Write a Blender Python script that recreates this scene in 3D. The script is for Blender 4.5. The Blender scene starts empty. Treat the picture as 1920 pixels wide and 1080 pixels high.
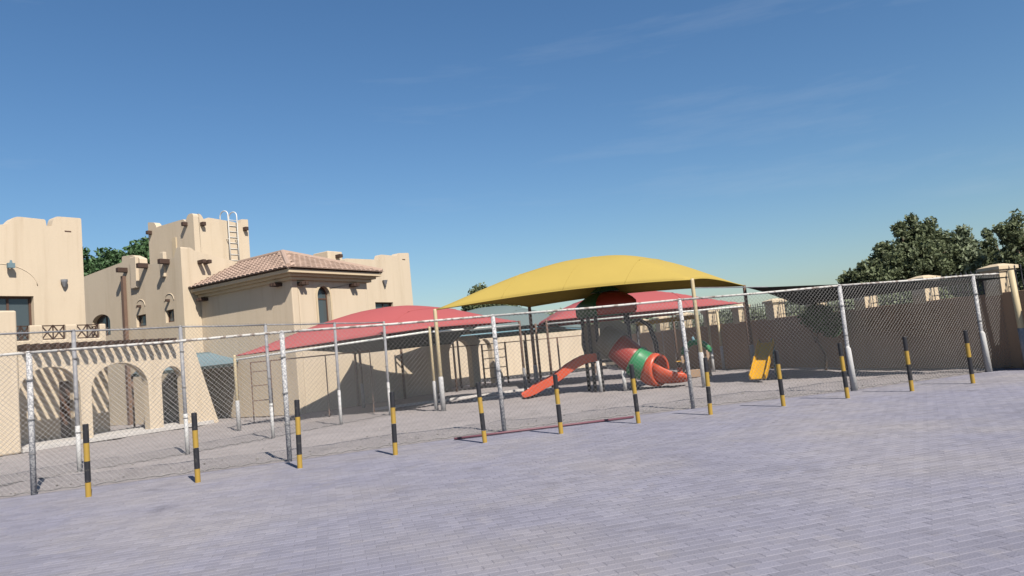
import bpy, bmesh, math, random
import numpy as np
from mathutils import Vector, Matrix
from mathutils.geometry import tessellate_polygon
R = math.radians
random.seed(7); rng = np.random.default_rng(7)
S = bpy.context.scene
COL = S.collection

# ------------------------------------------------------------------ camera
cam = bpy.data.cameras.new('camera'); cam.sensor_width = 36; cam.lens = 36*1350/1920; cam.clip_end = 3000
camo = bpy.data.objects.new('camera', cam); COL.objects.link(camo); S.camera = camo
PITCH, ROLL = 0.0862, 0.0964
F = Vector((0, math.cos(PITCH), math.sin(PITCH))); R0 = Vector((1, 0, 0)); U0 = Vector((0, -math.sin(PITCH), math.cos(PITCH)))
RX = math.cos(ROLL)*R0 - math.sin(ROLL)*U0; UX = math.sin(ROLL)*R0 + math.cos(ROLL)*U0
camo.matrix_world = Matrix(((RX.x, UX.x, -F.x, 0), (RX.y, UX.y, -F.y, 0), (RX.z, UX.z, -F.z, 1.6), (0, 0, 0, 1)))

# ------------------------------------------------------------------ world, sun, exposure
SUN_EL, SUN_AZ = 46.0, 149.5           # azimuth clockwise from +Y towards the sun
w = bpy.data.worlds.new('World'); S.world = w; w.use_nodes = True
nt = w.node_tree; nt.nodes.clear()
sky = nt.nodes.new('ShaderNodeTexSky'); sky.sky_type = 'NISHITA'; sky.sun_disc = False
sky.sun_elevation = R(SUN_EL); sky.sun_rotation = R(SUN_AZ)
sky.altitude = 0; sky.air_density = 1.25; sky.dust_density = 0.65; sky.ozone_density = 3.5
bg = nt.nodes.new('ShaderNodeBackground'); bg.inputs[1].default_value = 0.055
out = nt.nodes.new('ShaderNodeOutputWorld')
# thin cirrus streaks
tc = nt.nodes.new('ShaderNodeTexCoord'); mp = nt.nodes.new('ShaderNodeMapping')
mp.inputs['Rotation'].default_value = (0, R(12), R(20)); mp.inputs['Scale'].default_value = (1.2, 3.0, 11.0)
nz = nt.nodes.new('ShaderNodeTexNoise'); nz.inputs['Scale'].default_value = 1.6; nz.inputs['Detail'].default_value = 7; nz.inputs['Roughness'].default_value = 0.62
cr = nt.nodes.new('ShaderNodeValToRGB'); cr.color_ramp.elements[0].position = 0.56; cr.color_ramp.elements[0].color = (0, 0, 0, 1)
cr.color_ramp.elements[1].position = 0.85; cr.color_ramp.elements[1].color = (0.15, 0.15, 0.15, 1)
mxc = nt.nodes.new('ShaderNodeMixRGB'); mxc.inputs[2].default_value = (6.0, 6.6, 7.4, 1)
L = nt.links.new
L(tc.outputs['Generated'], mp.inputs[0]); L(mp.outputs[0], nz.inputs['Vector']); L(nz.outputs['Fac'], cr.inputs[0])
hsv = nt.nodes.new('ShaderNodeHueSaturation'); hsv.inputs['Saturation'].default_value = 1.10; wb = nt.nodes.new('ShaderNodeMixRGB'); wb.blend_type = 'MULTIPLY'; wb.inputs[0].default_value = 1; wb.inputs[2].default_value = (0.885, 0.99, 1.10, 1); L(sky.outputs[0], wb.inputs[1]); L(wb.outputs[0], hsv.inputs['Color'])
L(cr.outputs[0], mxc.inputs[0]); L(hsv.outputs[0], mxc.inputs[1]); L(mxc.outputs[0], bg.inputs[0]); L(bg.outputs[0], out.inputs[0])
sl = bpy.data.lights.new('sun', 'SUN'); sl.energy = 5.0; sl.angle = R(0.5); sl.color = (1.0, 0.93, 0.82)
so = bpy.data.objects.new('sun', sl); COL.objects.link(so)
sd = Vector((math.sin(R(SUN_AZ))*math.cos(R(SUN_EL)), math.cos(R(SUN_AZ))*math.cos(R(SUN_EL)), math.sin(R(SUN_EL))))
so.rotation_euler = sd.to_track_quat('Z', 'Y').to_euler(); so.location = (20, -20, 40)
S.view_settings.view_transform = 'Standard'; S.view_settings.look = 'None'; S.view_settings.gamma = 1
S.view_settings.use_curve_mapping = False; S.view_settings.exposure = 0.85
S.cycles.max_bounces = 6; S.cycles.transparent_max_bounces = 8

# ------------------------------------------------------------------ materials
MAT = {}
def mat(name, col, rough=0.8, metal=0.0, vary=0.0, scale=2.0, bump=0.0, bscale=40.0, col2=None, c2scale=6.0, c2pos=(0.5, 0.6), spec=0.3,
        trans=0.0, island=0.0, objrand=0.0, stretch=None, world=False, streak=None, stain=None, sandy=None):
    m = bpy.data.materials.new(name); m.use_nodes = True; n = m.node_tree; ln = n.links.new
    b = n.nodes['Principled BSDF']; b.inputs['Roughness'].default_value = rough; b.inputs['Metallic'].default_value = metal
    b.inputs['Specular IOR Level'].default_value = spec
    tcn = n.nodes.new('ShaderNodeTexCoord'); vec = tcn.outputs['Object']
    if world: vec = n.nodes.new('ShaderNodeNewGeometry').outputs['Position']
    vec0 = vec
    if stretch:
        mpp = n.nodes.new('ShaderNodeMapping'); mpp.inputs['Scale'].default_value = stretch; ln(vec, mpp.inputs[0]); vec = mpp.outputs[0]
    rgb = n.nodes.new('ShaderNodeRGB'); rgb.outputs[0].default_value = (*col, 1); cur = rgb.outputs[0]
    if col2:
        z = n.nodes.new('ShaderNodeTexNoise'); z.inputs['Scale'].default_value = c2scale; z.inputs['Detail'].default_value = 6; z.inputs['Roughness'].default_value = 0.65
        ln(vec, z.inputs['Vector']); r = n.nodes.new('ShaderNodeValToRGB'); r.color_ramp.elements[0].position = c2pos[0]; r.color_ramp.elements[1].position = c2pos[1]
        ln(z.outputs['Fac'], r.inputs[0]); x = n.nodes.new('ShaderNodeMixRGB'); x.inputs[2].default_value = (*col2, 1)
        ln(r.outputs[0], x.inputs[0]); ln(cur, x.inputs[1]); cur = x.outputs[0]
    def blot(color, sc, lo, hi, amount, st=None, detail=6):
        nonlocal cur
        v = vec0
        if st:
            q = n.nodes.new('ShaderNodeMapping'); q.inputs['Scale'].default_value = st; ln(v, q.inputs[0]); v = q.outputs[0]
        z = n.nodes.new('ShaderNodeTexNoise'); z.inputs['Scale'].default_value = sc; z.inputs['Detail'].default_value = detail; z.inputs['Roughness'].default_value = 0.6; ln(v, z.inputs['Vector'])
        r = n.nodes.new('ShaderNodeMapRange'); r.inputs['From Min'].default_value = lo; r.inputs['From Max'].default_value = hi; r.inputs['To Max'].default_value = amount; ln(z.outputs['Fac'], r.inputs['Value'])
        x = n.nodes.new('ShaderNodeMixRGB'); x.inputs[2].default_value = (*color, 1); ln(r.outputs[0], x.inputs[0]); ln(cur, x.inputs[1]); cur = x.outputs[0]
    if sandy: blot(sandy, 0.30, 0.46, 0.66, 0.75); blot(sandy, 2.6, 0.56, 0.72, 0.5)
    if stain: blot(stain, 0.9, 0.60, 0.72, 0.55); blot(stain, 5.5, 0.66, 0.74, 0.6)
    if streak: blot(streak, 1.0, 0.52, 0.78, 0.42, (3.2, 3.2, 0.22)); blot(streak, 14.0, 0.60, 0.80, 0.35)
    def scalecol(fac_out, lo, hi):
        nonlocal cur
        mr = n.nodes.new('ShaderNodeMapRange'); mr.inputs['To Min'].default_value = lo; mr.inputs['To Max'].default_value = hi
        ln(fac_out, mr.inputs['Value']); hs = n.nodes.new('ShaderNodeHueSaturation'); ln(mr.outputs[0], hs.inputs['Value']); ln(cur, hs.inputs['Color']); cur = hs.outputs[0]
    if vary:
        z = n.nodes.new('ShaderNodeTexNoise'); z.inputs['Scale'].default_value = scale; z.inputs['Detail'].default_value = 8; z.inputs['Roughness'].default_value = 0.6
        ln(vec, z.inputs['Vector']); scalecol(z.outputs['Fac'], 1-vary*1.6, 1+vary*1.6)
    if island:
        gm = n.nodes.new('ShaderNodeNewGeometry'); scalecol(gm.outputs['Random Per Island'], 1-island, 1+island)
    if objrand:
        oi = n.nodes.new('ShaderNodeObjectInfo'); scalecol(oi.outputs['Random'], 1-objrand, 1+objrand)
    ln(cur, b.inputs['Base Color'])
    if bump:
        z = n.nodes.new('ShaderNodeTexNoise'); z.inputs['Scale'].default_value = bscale; z.inputs['Detail'].default_value = 6
        ln(tcn.outputs['Object'], z.inputs['Vector']); bp = n.nodes.new('ShaderNodeBump'); bp.inputs['Strength'].default_value = bump; bp.inputs['Distance'].default_value = 0.02
        ln(z.outputs['Fac'], bp.inputs['Height']); ln(bp.outputs[0], b.inputs['Normal'])
    if trans:
        t = n.nodes.new('ShaderNodeBsdfTranslucent'); ln(cur, t.inputs[0]); mx = n.nodes.new('ShaderNodeMixShader'); mx.inputs[0].default_value = trans
        ln(b.outputs[0], mx.inputs[1]); ln(t.outputs[0], mx.inputs[2]); ln(mx.outputs[0], n.nodes['Material Output'].inputs[0])
    MAT[name] = m; return m
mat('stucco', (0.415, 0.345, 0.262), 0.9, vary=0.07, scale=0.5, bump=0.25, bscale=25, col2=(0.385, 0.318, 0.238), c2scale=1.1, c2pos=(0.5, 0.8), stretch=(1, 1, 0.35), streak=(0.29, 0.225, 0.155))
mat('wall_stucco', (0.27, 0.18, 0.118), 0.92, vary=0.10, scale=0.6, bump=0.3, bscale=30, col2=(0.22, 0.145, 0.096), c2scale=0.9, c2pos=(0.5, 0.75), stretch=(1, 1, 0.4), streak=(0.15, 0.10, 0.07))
mat('pillar_stucco', (0.40, 0.325, 0.225), 0.9, vary=0.06, scale=2, bump=0.2)
mat('tile', (0.275, 0.198, 0.158), 0.85, vary=0.08, scale=8, objrand=0.16, bump=0.15)
mat('roof_under', (0.20, 0.14, 0.11), 0.9)
mat('dark_wood', (0.0446, 0.0259, 0.0194), 0.75, vary=0.15, scale=6, bump=0.2, bscale=60)
mat('brown_frame', (0.075, 0.042, 0.030), 0.5)
mat('glass', (0.045, 0.058, 0.065), 0.08, spec=0.6)
mat('white_metal', (0.477, 0.471, 0.453), 0.45)
mat('wire', (0.15, 0.147, 0.15), 0.5, metal=0.1, vary=0.12, scale=3)
mat('old_wire', (0.12, 0.115, 0.115), 0.6, metal=0.2, vary=0.15, scale=3)
mat('flaked_paint', (0.17, 0.17, 0.185), 0.7, col2=(0.40, 0.395, 0.39), c2scale=34, c2pos=(0.45, 0.58), bump=0.3, bscale=40)
mat('flaked_rail', (0.16, 0.13, 0.115), 0.7, col2=(0.37, 0.36, 0.345), c2scale=11, c2pos=(0.40, 0.50))
mat('grey_post', (0.157, 0.157, 0.171), 0.6, vary=0.1, scale=5, col2=(0.217, 0.212, 0.212), c2scale=9, c2pos=(0.5, 0.62))
mat('whitewash', (0.34, 0.337, 0.337), 0.85, col2=(0.306, 0.3, 0.287), c2scale=9, c2pos=(0.56, 0.72), bump=0.3, bscale=30)
mat('cream_paint', (0.359, 0.295, 0.184), 0.55, col2=(0.286, 0.221, 0.129), c2scale=5, c2pos=(0.55, 0.8))
mat('rust_brown', (0.115, 0.072, 0.054), 0.7, vary=0.15, scale=6)
mat('black_paint', (0.018, 0.018, 0.022), 0.45, col2=(0.06, 0.055, 0.05), c2scale=14, c2pos=(0.54, 0.68))
mat('yellow_paint', (0.276, 0.177, 0.0346), 0.45, col2=(0.24, 0.157, 0.0461), c2scale=12, c2pos=(0.52, 0.70))
mat('yellow_fabric', (0.29, 0.213, 0.050), 0.85, vary=0.03, scale=1.5, bump=0.08, bscale=90, trans=0.03)
mat('red_fabric', (0.272, 0.064, 0.066), 0.85, vary=0.04, scale=1.2, bump=0.08, bscale=90, trans=0.05)
mat('grey_fabric', (0.0972, 0.13, 0.13), 0.85, vary=0.04, scale=1.2, trans=0.05)
mat('blue_fabric', (0.111, 0.166, 0.194), 0.85, vary=0.04, scale=1.2, trans=0.05)
mat('dark_fabric', (0.02, 0.028, 0.027), 0.9, vary=0.05, scale=1.2, trans=0.02)
mat('blue_pipe', (0.102, 0.194, 0.23), 0.5)
mat('orange_plastic', (0.369, 0.053, 0.0207), 0.38, vary=0.05, scale=3, spec=0.4)
mat('red_plastic', (0.212, 0.0253, 0.0184), 0.42, vary=0.06, scale=3)
mat('green_plastic', (0.0207, 0.152, 0.0599), 0.42, vary=0.06, scale=3)
mat('dark_green_plastic', (0.00922, 0.0691, 0.0346), 0.45, vary=0.06, scale=3)
mat('grey_plastic', (0.102, 0.0922, 0.0714), 0.5, vary=0.08, scale=3)
mat('yellow_plastic', (0.392, 0.203, 0.00922), 0.4, vary=0.05, scale=3)
mat('ochre_plastic', (0.24, 0.138, 0.0207), 0.5, vary=0.05, scale=3)
mat('teal_plastic', (0.0144, 0.0864, 0.101), 0.4, vary=0.05, scale=3)
mat('tan_plastic', (0.267, 0.184, 0.125), 0.5, vary=0.05, scale=3)
mat('dark_metal', (0.035, 0.035, 0.040), 0.5, vary=0.1, scale=4)
mat('paver', (0.154, 0.151, 0.190), 0.88, vary=0.10, scale=0.35, objrand=0.09, bump=0.35, bscale=55, col2=(0.182, 0.177, 0.208), c2scale=0.8, c2pos=(0.42, 0.8), world=True, sandy=(0.20, 0.186, 0.192), stain=(0.085, 0.080, 0.095))
mat('paver_field', (0.154, 0.151, 0.190), 0.88, vary=0.10, scale=0.35, island=0.10, bump=0.35, bscale=55, col2=(0.182, 0.177, 0.208), c2scale=0.8, c2pos=(0.42, 0.8), world=True, sandy=(0.20, 0.186, 0.192), stain=(0.085, 0.080, 0.095))
mat('joint_sand', (0.160, 0.155, 0.187), 0.95, vary=0.12, scale=2)
mat('sand', (0.215, 0.195, 0.195), 0.95, vary=0.13, scale=0.8, bump=0.6, bscale=22, col2=(0.17, 0.154, 0.153), c2scale=2.4, c2pos=(0.5, 0.72), world=True, stain=(0.11, 0.10, 0.10))
mat('far_ground', (0.152, 0.134, 0.12), 0.95, vary=0.12, scale=0.2)
mat('stone', (0.184, 0.171, 0.161), 0.9, island=0.35)
mat('kerb', (0.355, 0.337, 0.325), 0.9, vary=0.1, scale=4)
mat('maroon', (0.11, 0.045, 0.06), 0.5)
mat('bark', (0.12, 0.085, 0.06), 0.95, vary=0.2, scale=8, bump=0.5, bscale=30)
mat('leaf_olive', (0.105, 0.125, 0.065), 0.6, island=0.32, trans=0.25)
mat('leaf_dark', (0.052, 0.100, 0.040), 0.6, island=0.45, trans=0.2)
mat('leaf_grey', (0.125, 0.150, 0.090), 0.6, island=0.3, trans=0.25)
mat('lamp_grey', (0.138, 0.143, 0.157), 0.5)

# ------------------------------------------------------------------ mesh helpers
class MB:
    def __init__(s): s.v = []; s.f = []
    def add(s, vs, fs):
        o = len(s.v); s.v += [tuple(p) for p in vs]; s.f += [tuple(i+o for i in f) for f in fs]; return s
    def box(s, lo, hi):
        x0, y0, z0 = lo; x1, y1, z1 = hi
        return s.add([(x0,y0,z0),(x1,y0,z0),(x1,y1,z0),(x0,y1,z0),(x0,y0,z1),(x1,y0,z1),(x1,y1,z1),(x0,y1,z1)],
                     [(0,3,2,1),(4,5,6,7),(0,1,5,4),(1,2,6,5),(2,3,7,6),(3,0,4,7)])
    def bar(s, p, q, wd, ht, up=(0,0,1)):       # rectangular bar from p to q
        p = Vector(p); q = Vector(q); d = (q-p).normalized(); u = Vector(up)
        if abs(d.dot(u)) > 0.98: u = Vector((0,1,0))
        sx = d.cross(u).normalized()*wd/2; sy = sx.cross(d).normalized()*ht/2
        vs = [p-sx-sy, p+sx-sy, p+sx+sy, p-sx+sy, q-sx-sy, q+sx-sy, q+sx+sy, q-sx+sy]
        return s.add(vs, [(0,3,2,1),(4,5,6,7),(0,1,5,4),(1,2,6,5),(2,3,7,6),(3,0,4,7)])
    def tube(s, pts, rad, n=10, cap=True):
        pts = [Vector(p) for p in pts]; k = len(pts)
        if not hasattr(rad, '__len__'): rad = [rad]*k
        rings = []; prev = None
        for i, p in enumerate(pts):
            d = (pts[min(i+1, k-1)] - pts[max(i-1, 0)]).normalized()
            if prev is None:
                u = Vector((0,0,1)) if abs(d.z) < 0.9 else Vector((0,1,0))
                x = d.cross(u).normalized()
            else:
                x = (prev - d*prev.dot(d)).normalized()
            prev = x; y = d.cross(x)
            rings.append([p + (x*math.cos(2*math.pi*j/n) + y*math.sin(2*math.pi*j/n))*rad[i] for j in range(n)])
        vs = [v for r in rings for v in r]; fs = []
        for i in range(k-1):
            for j in range(n):
                a = i*n+j; b = i*n+(j+1) % n; fs.append((a, b, b+n, a+n))
        if cap: fs.append(tuple(range(n-1, -1, -1))); fs.append(tuple((k-1)*n+j for j in range(n)))
        return s.add(vs, fs)
    def sweep(s, pts, sections, closed=False):   # sections: list (per point) of list of (side, up) offsets
        pts = [Vector(p) for p in pts]; k = len(pts); vs = []; m = len(sections[0])
        for i, p in enumerate(pts):
            d = (pts[min(i+1, k-1)] - pts[max(i-1, 0)]).normalized(); sx = d.cross(Vector((0,0,1))).normalized(); up = sx.cross(d)
            vs += [p + sx*a + up*b for a, b in sections[i]]
        fs = []
        for i in range(k-1):
            for j in range(m if closed else m-1):
                a = i*m+j; b = i*m+(j+1) % m; fs.append((a, b, b+m, a+m))
        if closed: fs.append(tuple(range(m-1, -1, -1))); fs.append(tuple((k-1)*m+j for j in range(m)))
        return s.add(vs, fs)
    def panel(s, outline, holes, fn, thick):      # flat wall piece with holes; fn(u, v, depth) -> xyz
        loops = [outline] + list(holes); flat = [p for l in loops for p in l]; n = len(flat)
        tris = tessellate_polygon([[Vector((p[0], p[1], 0)) for p in l] for l in loops])
        vs = [fn(p[0], p[1], 0) for p in flat] + [fn(p[0], p[1], thick) for p in flat]
        fs = [tuple(t) for t in tris] + [tuple(i+n for i in reversed(t)) for t in tris]
        o = 0
        for l in loops:
            m = len(l)
            for i in range(m): j = (i+1) % m; fs.append((o+i, o+j, o+j+n, o+i+n))
            o += m
        return s.add(vs, fs)
    def mesh(s, name, smooth=False, fix=True):
        me = bpy.data.meshes.new(name); me.from_pydata(s.v, [], s.f); me.update()
        if fix:
            bm = bmesh.new(); bm.from_mesh(me); bmesh.ops.recalc_face_normals(bm, faces=bm.faces[:]); bm.to_mesh(me); bm.free()
        if smooth:
            me.polygons.foreach_set('use_smooth', [True]*len(me.polygons))
        return me
    def build(s, name, m, parent=None, smooth=False, fix=True, bevel=0.0, local=True):
        me = s.mesh(name, smooth, fix); me.materials.append(MAT[m]); o = bpy.data.objects.new(name, me); COL.objects.link(o)
        if parent is not None:
            o.parent = parent
            if not local: me.transform(world_of(parent).inverted())
        if bevel:
            bv = o.modifiers.new('b', 'BEVEL'); bv.width = bevel; bv.segments = 2; bv.limit_method = 'ANGLE'; bv.angle_limit = R(40)
        if smooth:
            try: me.shade_auto_smooth
            except Exception: pass
        return o
def world_of(o):
    m = Matrix.LocRotScale(o.location, o.rotation_euler, None)
    return world_of(o.parent) @ m if o.parent else m
def tag(o, label, cat, group=None):
    o['label'] = label; o['category'] = cat
    if group: o['group'] = group
    return o
def thing(name, loc, label, cat, group=None, rz=0):
    o = bpy.data.objects.new(name, None); o.empty_display_size = 0.3; COL.objects.link(o)
    o.location = loc; o.rotation_euler = (0, 0, rz); return tag(o, label, cat, group)
def struct(o, kind='structure'): o['kind'] = kind; return o
def W(mb, name, m, parent, **k): return mb.build(name, m, parent, local=False, **k)     # vertices given in world coordinates
def share(name, me, parent, loc=(0,0,0), rot=(0,0,0), scale=(1,1,1)):
    o = bpy.data.objects.new(name, me); COL.objects.link(o); o.parent = parent; o.location = loc; o.rotation_euler = rot; o.scale = scale; return o
ORD = ['first','second','third','fourth','fifth','sixth','seventh','eighth','ninth','tenth','eleventh','twelfth']

# ------------------------------------------------------------------ ground
FENCE = [(-16.5, 9.3), (-12.2, 10.75), (-8.17, 12.05), (-4.30, 13.20), (-0.43, 14.66), (3.60, 15.55), (7.29, 16.12), (11.16, 17.48), (12.3, 17.85)]
def fence_y(x):
    for (x0, y0), (x1, y1) in zip(FENCE, FENCE[1:]):
        if x <= x1: return y0 + (y1-y0)*(x-x0)/(x1-x0)
    return y1 + 0.3*(x-x1)
g = MB(); g.add([(-600,-300,-0.06),(600,-300,-0.06),(600,1200,-0.06),(-600,1200,-0.06)], [(0,1,2,3)])
struct(g.build('ground', 'far_ground', fix=False))
# sandy yard beyond the fence, gently uneven
def hnoise(x, y):
    return (0.030*math.sin(x*0.7+1.3)*math.sin(y*0.55+0.4) + 0.018*math.sin(x*1.9+y*1.3) + 0.012*math.sin(x*3.7-y*2.9+2) + 0.008*math.sin(x*7.1+y*6.3))
xs = np.arange(-24, 15.01, 0.22); vs = []; fs = []; ny = 170
for i, x in enumerate(xs):
    y0 = fence_y(x) + 0.02
    for j in range(ny):
        t = j/(ny-1); y = y0 + (48-y0)*t**1.4
        e = min(1, (y-y0)/0.8)
        z = -0.012 + e*(0.012 + hnoise(x, y)*0.8 + 0.006*rng.standard_normal()*(1 if y < 30 else 0))
        vs.append((x, y, z))
for i in range(len(xs)-1):
    for j in range(ny-1):
        a = i*ny+j; fs.append((a, a+ny, a+ny+1, a+1))
g = MB(); g.add(vs, fs); sandyard = struct(g.build('sand_yard', 'sand', smooth=True, fix=False))
# gravel bits scattered on the sand
g = MB()
for k in range(1500):
    x = rng.uniform(-12, 11.5); y = fence_y(x) + 0.15 + abs(rng.normal(0, 3.2)); r = 0.008 + 0.022*rng.random()**3
    if y > 27: continue
    z = hnoise(x, y)*0.8 + 0.004; q = [(rng.uniform(.6,1.2)) for _ in range(6)]
    g.add([(x+r*q[0],y,z),(x,y+r*q[1],z),(x-r*q[2],y,z),(x,y-r*q[3],z),(x,y,z+r*.8*q[4]),(x,y,z-r*.5)],
          [(0,1,4),(1,2,4),(2,3,4),(3,0,4),(1,0,5),(2,1,5),(3,2,5),(0,3,5)])
struct(tag(g.build('gravel', 'stone', fix=False), 'small loose stones scattered over the sandy yard', 'gravel'), 'stuff')
# block paving in front of the fence: base sheet, nearest blocks as single pieces, the rest as one field
base = MB()
px = np.linspace(-22, 30, 90)
base.add([(x, -6, -0.0028) for x in px] + [(x, fence_y(x)+0.05, -0.0028) for x in px], [(i, i+1, 91+i, 90+i) for i in range(89)])
paving = struct(base.build('paving', 'joint_sand', fix=False))
PW, PH, GAP = 0.205, 0.105, 0.004
pa = math.atan2(1.0, 3.75); pc, psn = math.cos(pa), math.sin(pa)
def pblock(cx, cy, dz, tx, ty):           # block centre in world, returns verts
    hx, hy, bv = (PW-GAP)/2, (PH-GAP)/2, 0.006
    V = []
    for (sx, sy) in ((-1,-1),(1,-1),(1,1),(-1,1)):
        for ins, zz in ((0, -0.010), (0, -0.003), (bv, 0)):
            u = sx*(hx-ins); v = sy*(hy-ins); V.append((cx+u*pc-v*psn, cy+u*psn+v*pc, dz+zz+tx*u+ty*v))
    return V
PF = []
for k in range(4):
    a, b = 3*k, 3*((k+1) % 4)
    PF += [(a, b, b+1, a+1), (a+1, b+1, b+2, a+2)]
PF.append((2, 5, 8, 11))
blocks = []
for r in range(-110, 175):
    v = r*PH
    for c in range(-110, 150):
        u = c*PW + (PW/2 if r % 2 else 0)
        x = u*pc - v*psn; y = u*psn + v*pc + 2.0
        if y < 2.2 or y > fence_y(x)-0.07 or abs(x) > 3.5 + y*0.92: continue
        blocks.append((x, y))
def inview(x, y):
    d = Vector((x, y, -1.6)); z = d.dot(F)
    return z > 0.1 and abs(d.dot(RX)/z) < 0.70 and abs(d.dot(UX)/z) < 0.392
nearest = sorted([i for i, (x, y) in enumerate(blocks) if inview(x, y)], key=lambda i: blocks[i][0]**2 + blocks[i][1]**2)[:300]
near = set(nearest)
one = MB(); pv = pblock(0, 0, 0, 0, 0); one.add(pv, PF); one_me = one.mesh('paver', fix=True); one_me.materials.append(MAT['paver'])
field = MB()
for i, (x, y) in enumerate(blocks):
    dz, tx, ty = rng.normal(0, 0.0006), rng.normal(0, 0.003), rng.normal(0, 0.005)
    if i in near: share('paver', one_me, paving, (x, y, dz), (ty, -tx, 0))
    else: field.add(pblock(x, y, dz, tx, ty), PF)
fo = field.build('paver_field', 'paver_field', paving, fix=False); struct(fo, 'stuff')
# kerb lines in the play yard
for (p, q, lab) in (((-5.2, 25.2), (0.9, 29.2), 'pale concrete kerb running under the red canopy behind the yellow canopy post'),
                    ((-1.7, 24.9), (1.2, 27.4), 'short pale concrete kerb behind the orange slide foot')):
    k = MB(); k.bar((p[0], p[1], 0.035), (q[0], q[1], 0.02), 0.07, 0.09); tag(k.build('kerb', 'kerb', bevel=0.01), lab, 'kerb', 'kerbs in the play yard')

# ------------------------------------------------------------------ school building (local frame: x towards the yard, y along the lit fronts)
HO = (-12.7, 24.6, 0)
H = thing('school_building', HO, 'cream stucco school building with stepped parapets, arcade and tiled hip roof', 'building', rz=R(-33))
fB = lambda x0: (lambda u, v, d: (x0-d, u, v))       # lit fronts, plane x = x0
fA = lambda y0: (lambda u, v, d: (u, y0+d, v))       # side fronts, plane y = y0
def rect(u0, u1, v0, v1): return [(u0, v0), (u1, v0), (u1, v1), (u0, v1)]
def archhole(u0, u1, v0, spring, apex, n=14, closed=True):
    c = (u0+u1)/2; hw = (u1-u0)/2; P = [(u0, v0), (u1, v0)] if closed else []
    P += [(c+hw*math.cos(math.pi*i/n), spring+(apex-spring)*math.sin(math.pi*i/n)) for i in range(n+1)]
    return P
def wall(fn, outline, holes, thick, name='wall', m='stucco', bevel=0.035):
    mb = MB(); mb.panel(outline, holes, fn, thick); return mb.build(name, m, H, bevel=bevel)
def soft(points, r=0.12, n=4):           # round the listed convex corners of an outline: points are (u, v, round?)
    P = []; k = len(points)
    for i, p in enumerate(points):
        if len(p) == 3 and p[2]:
            rr = p[2]; a = Vector(points[i-1][:2]); b = Vector(p[:2]); c = Vector(points[(i+1) % k][:2])
            s0 = b + (a-b).normalized()*rr; s1 = b + (c-b).normalized()*rr
            for j in range(n+1):
                t = j/n; q = s0*(1-t)**2 + b*2*t*(1-t) + s1*t**2; P.append((q.x, q.y))
        else: P.append(p[:2])
    return P
def window(fn, outline, depth=0.14, fw=0.05, mull=(), bars=(), name='window'):   # frame and pane set into an opening
    us = [p[0] for p in outline]; vs = [p[1] for p in outline]; cu = (min(us)+max(us))/2; cv = (min(vs)+max(vs))/2
    su = 1-2*fw/(max(us)-min(us)); sv = 1-2*fw/(max(vs)-min(vs))
    inner = [(cu+(u-cu)*su, cv+(v-cv)*sv) for u, v in outline]
    fr = MB(); fr.panel(outline, [inner], lambda u, v, d: fn(u, v, d+depth), 0.07)
    for mu in mull: fr.panel(rect(mu-fw/2, mu+fw/2, min(vs)+fw, max(vs)-fw), [], lambda u, v, d: fn(u, v, d+depth+0.005), 0.05)
    for bz in bars: fr.panel(rect(min(us)+fw, max(us)-fw, bz-fw/2, bz+fw/2), [], lambda u, v, d: fn(u, v, d+depth+0.007), 0.05)
    wo = fr.build(name, 'brown_frame', H)
    pn = MB(); pn.panel([(cu+(u-cu)*(su+0.01), cv+(v-cv)*(sv+0.01)) for u, v in outline], [], lambda u, v, d: fn(u, v, d+depth+0.03), 0.012)
    po = pn.build('pane', 'glass', wo); return wo
def spout(fn, u, v, ln=0.5, sz=0.17, parent=None):       # projecting dark timber beam end
    m = MB(); m.panel(rect(u-sz/2, u+sz/2, v-sz/2, v+sz/2), [], lambda a, b, d: fn(a, b, d-ln), ln+0.05)
    return m.build('beam_end', 'dark_wood', H, bevel=0.015)

# porch: arched front wall, projecting timbers, back wall with railings
fn = fB(0)
arc = [(2.67, 0), (2.30, 1.25), (1.80, 2.98), (-3.95, 2.98), (-3.95, 0), (-3.86, 0), (-3.86, 1.75)]
def notch(u0, u1, spring, apex, n=16):
    c = (u0+u1)/2; hw = (u1-u0)/2
    return [(c-hw*math.cos(math.pi*i/n), spring+(apex-spring)*math.sin(math.pi*i/n)) for i in range(n+1)]
out_ = [(2.67, 0), (2.30, 1.25), (1.80, 2.98), (-3.95, 2.98), (-3.95, 0), (-3.86, 0)] + notch(-3.86, -2.14, 1.72, 2.46) + [(-2.14, 0), (-1.80, 0)] + \
       notch(-1.80, 0.06, 1.62, 2.44) + [(0.06, 0), (0.54, 0)] + notch(0.54, 1.32, 1.75, 2.20) + [(1.32, 0)]
wall(fn, out_, [], 0.34, name='arcade_wall')
pier = MB(); pier.box((-0.34, -6.8, 0), (0.16, -3.92, 4.19)); pier.build('pier', 'stucco', H, bevel=0.05)
step = MB(); step.box((-2.2, -3.86, 0), (0.10, 2.4, 0.13)); step.build('porch_step', 'kerb', H, bevel=0.01)
for k in range(18):
    y = -3.82 + k*0.272
    bm_ = MB(); bm_.box((-2.25, y, 2.985), (0.46, y+0.10, 3.17)); bm_.build('pergola_beam', 'dark_wood', H, bevel=0.008)
lt = MB(); lt.box((-2.28, -3.9, 2.86), (-2.19, 0.95, 2.985)); lt.build('wall_plate', 'dark_wood', H)
bk = fB(-2.2)
holes = [rect(-3.03, -2.58, 3.45, 3.951), rect(-2.19, -1.46, 3.45, 3.951), rect(-1.09, -0.33, 3.45, 3.951)]
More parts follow.
